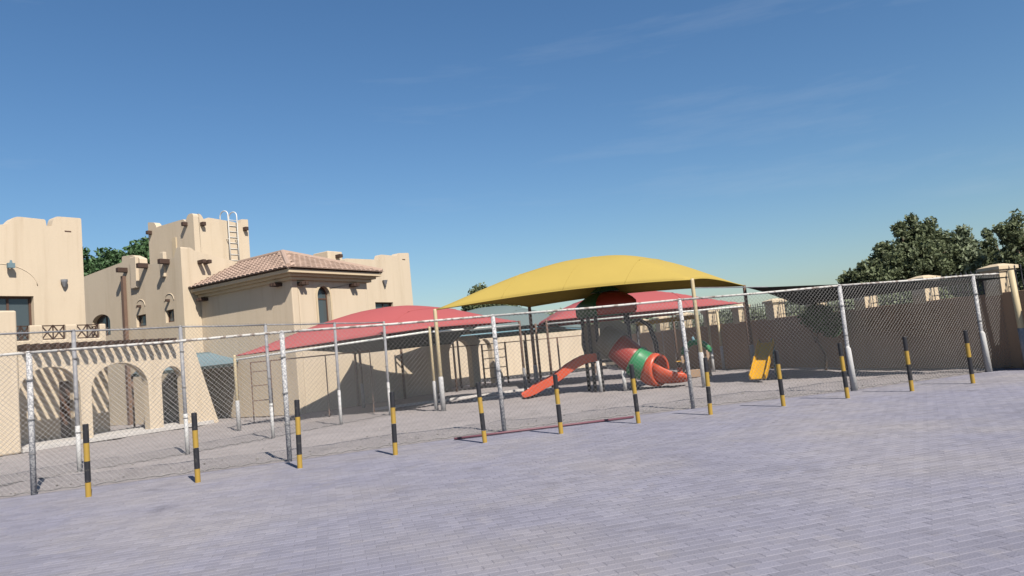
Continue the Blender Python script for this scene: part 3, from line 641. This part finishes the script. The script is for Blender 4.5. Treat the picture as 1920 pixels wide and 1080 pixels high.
canopy('shade_canopy', 'dark low canopy between the hall wall and the red canopy, extended to add shade', [(-6.9, 23.2, 2.26), (-1.3, 24.0, 2.50), (-2.9, 32.6, 2.18), (-6.45, 28.6, 2.07)], 0.18, 'dark_fabric', 'rust_brown', post_idx=(2, 3), pull=0.07, pr=0.05)  # near edge brought forward under the red canopy to shade the porch wall
# blue awning beside the arcade, sloping sheet on slim posts
aw = thing('awning', (-12.0, 27.0, 0), 'blue-grey sloping awning in the court behind the arcade', 'canopy')
Cn = [Vector(c) for c in ((-14.2, 26.5, 2.08), (-10.55, 27.0, 2.14), (-11.35, 29.6, 2.70), (-14.9, 28.9, 2.78))]
m = MB(); n = 10
m.add([(Cn[0]*(1-u)*(1-v)+Cn[1]*u*(1-v)+Cn[2]*u*v+Cn[3]*(1-u)*v) - Vector((0,0,0.12*4*v*(1-v))) for u in np.linspace(0, 1, n+1) for v in np.linspace(0, 1, n+1)],
      [(i*(n+1)+j, (i+1)*(n+1)+j, (i+1)*(n+1)+j+1, i*(n+1)+j+1) for i in range(n) for j in range(n)])
fo_ = W(m, 'fabric', 'blue_fabric', aw, smooth=True, fix=False); sm = fo_.modifiers.new('t', 'SOLIDIFY'); sm.thickness = 0.012
m = MB(); m.bar(Cn[0]-Vector((0,0,.06)), Cn[1]-Vector((0,0,.06)), 0.03, 0.12); W(m, 'valance', 'dark_fabric', aw)
for c in Cn:
    m = MB(); m.tube([(c.x, c.y, 0), (c.x, c.y, c.z-0.02)], 0.035, 8); W(m, 'post', 'rust_brown', aw, smooth=True)
# dark sail on the right
sp = thing('shade_sail', (11.72, 16.95, 0), 'dark shade sail stretched from the yellow canopy towards the right boundary wall', 'canopy')
A_, B_, C_, D_ = Vector((7.3, 20.6, 2.70)), Vector((11.72, 16.95, 2.20)), Vector((9.85, 24.9, 2.20)), Vector((7.9, 24.4, 2.97))
m = MB(); n = 18
def sailp(u, v):
    b = A_*(1-u)*(1-v)+B_*u*(1-v)+C_*u*v+D_*(1-u)*v; cen = (A_+B_+C_+D_)/4; eu = 4*u*(1-u); ev = 4*v*(1-v)
    b = b + (Vector((cen.x, cen.y, b.z))-b)*0.06*(eu*(1-ev)+ev*(1-eu)*(1 if u < 0.5 else -0.8)); b.z -= 0.04*eu*ev; return b
m.add([sailp(i/n, j/n) for i in range(n+1) for j in range(n+1)], [(i*(n+1)+j, (i+1)*(n+1)+j, (i+1)*(n+1)+j+1, i*(n+1)+j+1) for i in range(n) for j in range(n)])
fo_ = W(m, 'fabric', 'dark_fabric', sp, smooth=True, fix=False); sm = fo_.modifiers.new('t', 'SOLIDIFY'); sm.thickness = 0.012
m = MB(); m.tube([(5.34, 21.2, 2.92), tuple(A_)], 0.016, 6); W(m, 'cable', 'grey_post', sp)
m = MB(); m.tube([(11.90, 17.1, -0.05), (11.72, 16.95, 2.35)], [0.075, 0.068], 12); po = W(m, 'post', 'cream_paint', sp, smooth=True)
m = MB(); m.tube([(11.90, 17.1, -0.04), (11.83, 17.04, 0.98)], 0.085, 12); W(m, 'painted_base', 'grey_post', po, smooth=True)
for (x, y, z, lab) in ((7.60, 28.6, 2.5, 'white-based'), (8.45, 30.2, 2.4, 'thin cream')):
    t = thing('pole', (x, y, 0), '%s pole standing near the boundary wall behind the yellow canopy' % lab, 'pole')
    m = MB(); m.tube([(x, y, -0.05), (x, y, z)], 0.05, 10); W(m, 'shaft', 'cream_paint', t, smooth=True)
    m = MB(); m.tube([(x, y, -0.04), (x, y, 0.95)], 0.062, 10); W(m, 'painted_base', 'whitewash', t, smooth=True)

# ------------------------------------------------------------------ play tower with two slides
pt_ = thing('play_tower', (3.05, 24.2, 0), 'plastic play tower with red and green roof, orange slide and tube slide', 'play tower')
PP = [(2.62, 23.55), (3.62, 23.72), (3.86, 24.75), (2.28, 24.6)]
for i, (x, y) in enumerate(PP + [(2.42, 24.05)]):
    m = MB(); m.tube([(x, y, -0.05), (x, y, 2.62)], 0.062, 12); po = W(m, 'post', 'dark_metal', pt_, smooth=True)
    for z in (1.02, 1.62, 2.2):
        m = MB(); m.tube([(x, y, z), (x, y, z+0.07)], 0.075, 10); W(m, 'collar', 'dark_metal', po)
m = MB(); m.tube([(2.53, 23.2, 0), (2.50, 23.25, 1.0)], 0.052, 10); W(m, 'leg', 'whitewash', pt_, smooth=True)
m = MB(); m.tube([(3.28, 23.1, 0), (3.26, 23.1, 0.62)], 0.06, 10); W(m, 'leg', 'whitewash', pt_, smooth=True)
m = MB(); m.panel(PP, [], lambda u, v, d: (u, v, 1.0-d), 0.08); W(m, 'deck', 'dark_metal', pt_, bevel=0.01)
# roof facets: skirt, belly, shoulder per side, then cap
cx, cy = 3.1, 24.18
RB = [Vector((2.66, 23.28, 0)), Vector((3.97, 23.45, 0)), Vector((4.12, 24.95, 0)), Vector((2.13, 24.85, 0))]
prof = [(0.95, 2.46), (1.02, 2.56), (1.02, 2.86), (0.90, 3.02), (0.68, 3.16), (0.45, 3.24)]
cols = ['red_plastic', 'red_plastic', 'dark_green_plastic', 'dark_green_plastic']
cc = Vector((cx, cy, 0))
for s_ in range(4):
    a, b = RB[s_], RB[(s_+1) % 4]; m = MB(); V = []; K = 8
    for (k, z) in prof:
        for j in range(K+1):
            t_ = j/K; p = a.lerp(b, t_); q = cc + (p-cc)*k
            bow = 0.02*4*t_*(1-t_); nrm = Vector(((b-a).y, -(b-a).x, 0)).normalized(); rz_ = -0.05*(abs(2*t_-1)**4) if z > 2.9 else 0
            V.append((q.x+nrm.x*bow, q.y+nrm.y*bow, z+rz_))
    m.add(V, [(r*(K+1)+j, r*(K+1)+j+1, (r+1)*(K+1)+j+1, (r+1)*(K+1)+j) for r in range(len(prof)-1) for j in range(K)])
    fo_ = W(m, 'roof_panel', cols[s_], pt_, smooth=True, fix=False); sm = fo_.modifiers.new('t', 'SOLIDIFY'); sm.thickness = 0.03
m = MB(); q = [cc + (p-cc)*0.52 for p in RB]; tp = [cc + (p-cc)*0.16 for p in RB]
m.add([(p.x, p.y, 3.26) for p in q] + [(p.x, p.y, 3.52) for p in tp], [(3,2,1,0),(4,5,6,7),(0,1,5,4),(1,2,6,5),(2,3,7,6),(3,0,4,7)]); W(m, 'roof_cap', 'dark_green_plastic', pt_, bevel=0.04)
# side panels
def vpanel(p, q, prof2, mt, nm='side_panel', off=0.0):
    p = Vector((*p, 0)); q = Vector((*q, 0)); d = q-p; nr = Vector((d.y, -d.x, 0)).normalized()
    mm = MB(); mm.panel(prof2, [], lambda u, v, dd: tuple(p + d*u + nr*(off-dd) + Vector((0, 0, v))), 0.05); return W(mm, nm, mt, pt_, bevel=0.015)
vpanel(PP[3], PP[0], [(-0.28, 1.55), (-0.1, 1.18), (0.2, 1.04), (1, 1.04), (1, 2.2), (0.1, 2.2), (-0.2, 1.95)], 'grey_plastic')
vpanel(PP[0], PP[1], [(0, 1.04), (1.0, 1.04), (1.0, 2.1), (0.75, 2.24), (0.1, 2.24)], 'grey_plastic', off=0.08)
vpanel(PP[1], PP[2], [(0, 1.04), (1.0, 1.04), (1.0, 1.75), (0, 1.75)], 'red_plastic')
# climbing arch at the back right
for o_y in (0, 0.45):
    m = MB(); m.tube([(4.0+0.0, 24.7+o_y, 2.15), (4.25, 24.6+o_y, 2.25), (4.55, 24.5+o_y, 2.0), (4.7, 24.45+o_y, 1.4), (4.78, 24.4+o_y, 0)], 0.04, 8); W(m, 'climbing_arch', 'dark_metal', pt_, smooth=True)
for z, xx in ((0.35, 4.76), (0.75, 4.75), (1.15, 4.73), (1.55, 4.68)):
    m = MB(); m.tube([(xx, 24.42, z), (xx, 24.87, z)], 0.022, 6); W(m, 'rung', 'dark_metal', pt_, smooth=True)
# tube slide
def circ(r, n=20): return [(r*math.cos(2*math.pi*k/n), r*math.sin(2*math.pi*k/n)) for k in range(n)]
def tubepart(pts, rads, mt, nm, thick=0.03):
    mm = MB(); mm.sweep(pts, [circ(r, 24) for r in rads], closed=True); mm.f = mm.f[:-2]; oo = W(mm, nm, mt, pt_, smooth=True, fix=False)
    sm = oo.modifiers.new('t', 'SOLIDIFY'); sm.thickness = thick; return oo
T = [Vector(p) for p in ((2.86, 23.75, 1.66), (3.12, 23.58, 1.50), (3.36, 23.42, 1.26), (3.62, 23.25, 0.98), (3.80, 23.13, 0.83), (3.98, 23.02, 0.70), (4.12, 22.94, 0.60), (4.24, 22.85, 0.54))]
tubepart(T[0:2]+[T[1].lerp(T[2],.5)], [0.47, 0.47, 0.47], 'grey_plastic', 'tube_section')
tubepart([T[1].lerp(T[2], .3), T[2], T[3], T[4].lerp(T[5], .3)], [0.43, 0.44, 0.44, 0.44], 'red_plastic', 'tube_section')
tubepart([T[4].lerp(T[3], .2), T[4], T[5], T[6]], [0.48, 0.46, 0.45, 0.44], 'green_plastic', 'tube_section')
tubepart([T[4].lerp(T[3], .45), T[4].lerp(T[3], .15)], [0.49, 0.49], 'green_plastic', 'tube_flange')
# exit: flared ring with an open mouth, running out into a scoop
tubepart([T[6].lerp(T[5], .3), T[6], Vector((4.22, 22.84, 0.57)), Vector((4.31, 22.74, 0.56)), Vector((4.36, 22.69, 0.555))], [0.42, 0.44, 0.46, 0.45, 0.42], 'orange_plastic', 'tube_mouth', 0.07)
def usec(wd, hl, hr, thick=0.03, n=9):
    P = []
    for k in range(n):
        t_ = k/(n-1); a = math.pi*(1+t_); hh = hl*(1-t_)+hr*t_
        P.append((wd*math.cos(a), hh*(1+math.sin(a))*1.0))
    return P + [(x*(1-thick/wd), y+thick) for x, y in reversed(P)]
sc = [Vector(p) for p in ((4.16, 22.86, 0.17), (4.40, 22.74, 0.12), (4.66, 22.66, 0.10), (4.92, 22.60, 0.10), (5.12, 22.55, 0.12), (5.18, 22.53, 0.13))]
m = MB(); m.sweep(sc, [usec(0.46, 0.55, 0.66), usec(0.45, 0.42, 0.54), usec(0.42, 0.30, 0.40), usec(0.40, 0.24, 0.32), usec(0.40, 0.22, 0.28), usec(0.37, 0.16, 0.22)], closed=True); W(m, 'slide_exit', 'orange_plastic', pt_, smooth=True, bevel=0.0)
# open wavy slide to the left
xs_ = np.linspace(0, 1, 22); pts = []
for t_ in xs_:
    x = 2.52 - 2.52*t_; y = 23.95 - 0.22*t_
    z = 1.02 - 0.06*t_ if t_ < 0.12 else 1.013 - (1.013-0.09)*((t_-0.12)/0.88)**0.92
    if t_ > 0.72: z = 0.30 + (0.085-0.30)*(1-(1-(t_-0.72)/0.28)**1.8) if True else z
    if 0.12 < t_ <= 0.72: z = 1.013 - (1.013-0.30)*((t_-0.12)/0.60) + 0.035*math.sin((t_-0.12)/0.60*math.pi*2)
    pts.append((x, y, z))
def bed(wd, ht, th=0.035): return [(-wd, ht), (-wd-th, ht), (-wd-th, -0.04), (wd+th, -0.04), (wd+th, ht), (wd, ht), (wd*0.9, 0.0), (-wd*0.9, 0.0)]
m = MB(); m.sweep(pts, [bed(0.27, 0.10 + 0.13*min(1, (1-t_)*5) if t_ > 0.8 else 0.23) for t_ in xs_], closed=True); W(m, 'open_slide', 'orange_plastic', pt_, bevel=0.02)
m = MB(); m.bar((0.4, 23.8, 0), (0.42, 23.8, 0.14), 0.05, 0.05); W(m, 'slide_foot', 'dark_metal', pt_)

# ------------------------------------------------------------------ toddler slide with ring
ts = thing('toddler_slide', (7.1, 21.6, 0), 'small yellow slide standing by the shaded boundary wall', 'slide')
xs_ = np.linspace(0, 1, 12); pts = [(7.62-0.82*t_, 22.25-1.3*t_, 1.10-1.03*(t_ if t_ < .8 else .8+(t_-.8)*.75)) for t_ in xs_]
m = MB(); m.sweep(pts, [bed(0.20, 0.13, 0.04) for _ in xs_], closed=True); W(m, 'slide_bed', 'yellow_plastic', ts, bevel=0.015)
for dx in (-0.2, 0.22):
    m = MB(); m.bar((7.66+dx, 22.45, 0), (7.66+dx, 22.45, 1.2), 0.07, 0.07); W(m, 'leg', 'teal_plastic', ts, bevel=0.01)
m = MB(); m.bar((7.66, 22.3, 1.06), (7.70, 22.7, 1.06), 0.5, 0.05); W(m, 'platform', 'teal_plastic', ts)
for k, z in enumerate((0.3, 0.6, 0.88)):
    m = MB(); m.bar((7.48, 22.72+0.06*k, z), (7.92, 22.72+0.06*k, z), 0.10, 0.05); W(m, 'step', 'yellow_plastic', ts)

# ------------------------------------------------------------------ swing set with ochre beam
sw = thing('swing_set', (6.1, 28.9, 0), 'swing set with an ochre top beam and dark legs behind the tube slide', 'swing')
b0_, b1_ = Vector((4.75, 28.4, 2.16)), Vector((7.2, 28.9, 2.24))
m = MB(); m.bar(b0_, b1_, 0.16, 0.17); W(m, 'top_beam', 'ochre_plastic', sw, bevel=0.02)
for p in (b0_, b1_):
    for s_ in (-1, 1):
        m = MB(); m.tube([p, (p.x+0.15*s_, p.y+0.75*s_, 0)], 0.05, 8); W(m, 'leg', 'dark_metal', sw, smooth=True)
for f_ in (0.32, 0.68):
    c = b0_.lerp(b1_, f_)
    for dx in (-0.2, 0.2):
        m = MB(); m.tube([(c.x+dx, c.y, c.z), (c.x+dx, c.y+0.02, 0.55)], 0.010, 5); W(m, 'chain', 'wire', sw)
    m = MB(); m.box((c.x-0.23, c.y-0.09, 0.52), (c.x+0.23, c.y+0.11, 0.56)); W(m, 'swing_seat', 'white_metal' if f_ < .5 else 'yellow_plastic', sw, bevel=0.01)
# ------------------------------------------------------------------ toy arch
ta = thing('toy_arch', (6.35, 26.0, 0), 'small tan toy playhouse frame with a green arched top near the canopy post', 'playhouse')
A0 = Vector((5.98, 26.05, 0)); A1 = Vector((6.74, 25.9, 0)); dA = A1-A0
m = MB(); PA = [A0 + dA*(0.5-0.60*math.cos(t_)) + Vector((0, 0, 0.86+0.40*math.sin(t_))) for t_ in np.linspace(0, math.pi, 14)]
m.tube(PA, [0.07]+[0.10]*12+[0.07], 10); W(m, 'arch_top', 'green_plastic', ta, smooth=True)
m = MB(); m.tube([A0+dA*0.42+Vector((0,0,1.3)), A0+dA*0.42+Vector((0,0,1.42)), A0+dA*0.42+Vector((0,0,1.48))], [0.07, 0.05, 0.02], 8); W(m, 'knob', 'blue_pipe', ta)
for f_ in (0.02, 0.98):
    p = A0+dA*f_; m = MB(); m.bar(p, p+Vector((0,0,0.95)), 0.12, 0.14); W(m, 'side_post', 'tan_plastic', ta, bevel=0.02)
    m = MB(); m.bar(p+Vector((0,.7,0)), p+Vector((0,.7,0.8)), 0.10, 0.10); W(m, 'side_post', 'tan_plastic', ta, bevel=0.02)
m = MB(); m.bar(A0+Vector((0,0,.16)), A1+Vector((0,0,.16)), 0.10, 0.28); W(m, 'front_board', 'tan_plastic', ta, bevel=0.02)
m = MB(); m.bar(A0+Vector((-.25,.1,.42)), A0+Vector((-.25,.1,.18)), 0.16, 0.2); W(m, 'side_box', 'orange_plastic', ta, bevel=0.02)

# ------------------------------------------------------------------ trees and shrubs
def leaves(mb, centres, per, spread, size, rgen, droop=0.0):
    V = []; n = len(centres)*per
    c = np.repeat(np.array(centres), per, axis=0); sp_ = np.repeat(np.array(spread if hasattr(spread, '__len__') else [spread]*len(centres)), per)
    d = rgen.standard_normal((n, 3)); d /= np.linalg.norm(d, axis=1)[:, None]; rr = rgen.random(n)**0.45
    P = c + d*(rr*sp_)[:, None]*np.array([1, 1, 0.8])
    a = rgen.standard_normal((n, 3)); a /= np.linalg.norm(a, axis=1)[:, None]; b = np.cross(a, rgen.standard_normal((n, 3))); b /= np.linalg.norm(b, axis=1)[:, None]
    sz = size*rgen.uniform(0.6, 1.35, n)[:, None]
    q = np.stack([P-a*sz, P+b*sz*0.45, P+a*sz, P-b*sz*0.45], 1).reshape(-1, 3)
    o = len(mb.v); mb.v += [tuple(x) for x in q]; mb.f += [(o+4*i, o+4*i+1, o+4*i+2, o+4*i+3) for i in range(n)]
def tree(label, base, trunk_h, lobes, nclump, per, leaf, lm, seed, cat='tree', name='tree', group=None, clump_r=0.45, tr=0.14):
    rg = np.random.default_rng(seed); t = thing(name, base, label, cat, group)
    tk = MB(); B0 = Vector((0,0,-0.1)); top = Vector((rg.normal(0,.2), rg.normal(0,.2), trunk_h)); mid = B0.lerp(top, .5)+Vector((rg.normal(0,.12), rg.normal(0,.12), 0))
    tk.tube([B0, mid, top], [tr, tr*.8, tr*.62], 8)
    cen = []
    for (lx, ly, lz, rx, ry, rz_, wgt) in lobes:
        lc = Vector((lx, ly, lz)); tk.tube([top-Vector((0,0,.2)), top.lerp(lc, .5)+Vector((rg.normal(0,.15), rg.normal(0,.15), .1)), lc], [tr*.55, tr*.36, tr*.12], 6)
        for k in range(int(nclump*wgt)):
            d = rg.standard_normal(3); d /= np.linalg.norm(d); r_ = rg.random()**0.40
            p = np.array([lx, ly, lz]) + d*r_*np.array([rx, ry, rz_]); cen.append(p)
            if k % 4 == 0: tk.tube([lc, Vector(p)*0.6+lc*0.4+Vector((0,0,-.05)), Vector(p)], [tr*.14, tr*.1, tr*.04], 4)
    tk.build('trunk', 'bark', t, smooth=True)
    cw = MB(); leaves(cw, cen, per, [clump_r*rg.uniform(.55, 1.15) for _ in cen], leaf, rg); cw.build('crown', lm, t, fix=False); return t
G = 'trees behind the walls'
# right group beyond the boundary wall
tree('broad olive-green tree behind the right boundary wall, its crown the widest', (15.3, 27.5, 0), 2.0,
     [(0,0,3.3,1.35,1.2,.95,1.0), (0.45,0.1,4.35,.62,.6,.55,.42), (.85,0,4.85,.16,.16,.3,.06), (-.25,0,4.75,.2,.2,.35,.08), (.3,.1,4.95,.12,.12,.28,.05), (-1.35,0,3.05,.8,.8,.62,.42), (-.9,.1,3.9,.42,.4,.38,.2),
      (1.25,.2,3.3,.9,.9,.8,.5), (1.2,0,4.2,.4,.4,.4,.16), (-2.3,0.1,2.95,.45,.45,.40,.16), (-2.0,0,2.3,.5,.5,.4,.2), (0,0,2.0,1.9,1.0,.6,.6), (.2,0,3.6,1.7,1.0,.8,.8), (.7,.2,4.0,1.0,.8,.6,.4), (-1.0,.1,3.2,1.3,.8,.6,.4)], 230, 34, 0.08, 'leaf_olive', 11, group=G, clump_r=0.25)
tree('olive tree right of the broad one, with a rounded yellowish top', (17.3, 27.6, 0), 1.8, [(0,0,3.0,.9,.9,.85,1.0), (0.05,0,3.95,.48,.45,.42,.34), (.15,0,4.45,.15,.15,.2,.05), (0,0,2.0,1.1,.9,.5,.5), (.1,.1,3.3,1.2,.8,.8,.6)], 170, 34, 0.08, 'leaf_grey', 12, group=G, clump_r=0.25)
tree('thin upright young tree between the two fuller crowns on the right', (18.3, 27.4, 0), 2.2, [(0,0,3.5,.30,.30,.75,1.0), (.05,0,4.3,.12,.12,.25,.1), (0,0,2.4,.6,.6,.6,.8)], 60, 30, 0.065, 'leaf_olive', 13, group=G, clump_r=0.19, tr=.08)
tree('olive-green tree at the right edge with a tall ragged crown', (18.35, 25.6, 0), 2.0, [(0,0,3.1,.95,.9,.85,1.0), (-.42,0,4.0,.36,.36,.42,.22), (-.15,0,4.45,.14,.14,.28,.05), (-.75,0,4.2,.14,.14,.16,.05), (.75,0,3.8,.55,.55,.5,.36), (1.7,.3,3.6,.9,.9,.8,.7), (0,0,2.0,1.4,.9,.6,.7)], 190, 34, 0.08, 'leaf_olive', 14, group=G, clump_r=0.24)
# left, between the two roof blocks
tree('dense dark green tree showing between the left block and the stair tower', (-24.0, 45.5, 0), 5.0, [(0,0,8.2,2.6,2.2,2.0,1.0), (1.2,0,9.6,1.4,1.3,1.2,.5), (-1.6,0,8.8,1.2,1.2,1.6,.5)], 150, 70, 0.15, 'leaf_dark', 15, group=G, clump_r=0.65, tr=.3)
tree('dark green tree beside the left block, half hidden by it', (-26.8, 45.0, 0), 5.0, [(0,0,8.4,1.3,1.3,2.0,1.0), (1.2, .5, 7.2, 1.4, 1.2, 1.2, .6)], 110, 70, 0.15, 'leaf_dark', 16, group=G, clump_r=0.6, tr=.3)
tree('small tree crown rising behind the left end of the yellow canopy', (-2.4, 50, 0), 3.4, [(0,0,5.0,1.0,1.0,.8,1.0), (.1,0,5.85,.5,.5,.35,.3), (.8,0,5.6,.35,.35,.3,.15), (1.6,.4,4.8,1.2,1,.7,.7)], 80, 40, 0.13, 'leaf_olive', 17, group=G, clump_r=0.45)
for k, (x, y, hh) in enumerate(((-4.6, 49, 4.3), (-1.2, 49.5, 4.1), (1.8, 50, 4.1), (4.4, 49.5, 4.2), (7.6, 50, 4.3))):
    tree('low leafy tree beyond the far wall, %s from the left' % ORD[k], (x, y, 0), 1.6, [(0,0,hh-1.5,1.9,1.3,1.2,1.0), (.8,0,hh-1.0,1.2,1,.8,.5)], 80, 50, 0.14, 'leaf_grey', 20+k, group='trees beyond the far wall', clump_r=0.5)
for k in range(9):
    p = b0 + dvec*(9.3 + k*2.5) - nvec*1.1
    tree('green-grey shrub behind the wall pickets, %s from the near end' % ORD[k], (p.x, p.y, 0), 0.9, [(0,0,1.6,1.0,1.5,.8 + .12*(k % 3),1.0)], 110, 40, 0.065, 'leaf_grey', 40+k, cat='shrub', name='shrub', group='shrubs behind the boundary wall', clump_r=0.3, tr=.06)
tree('dark bushy shrub leaning on the boundary wall under the dark sail', (9.75, 23.3, 0), 1.1, [(0,0,1.70,.42,.5,.42,1.0), (.25,-.3,1.45,.3,.4,.3,.4)], 90, 55, 0.06, 'leaf_dark', 60, cat='shrub', name='shrub', clump_r=0.24, tr=.05)
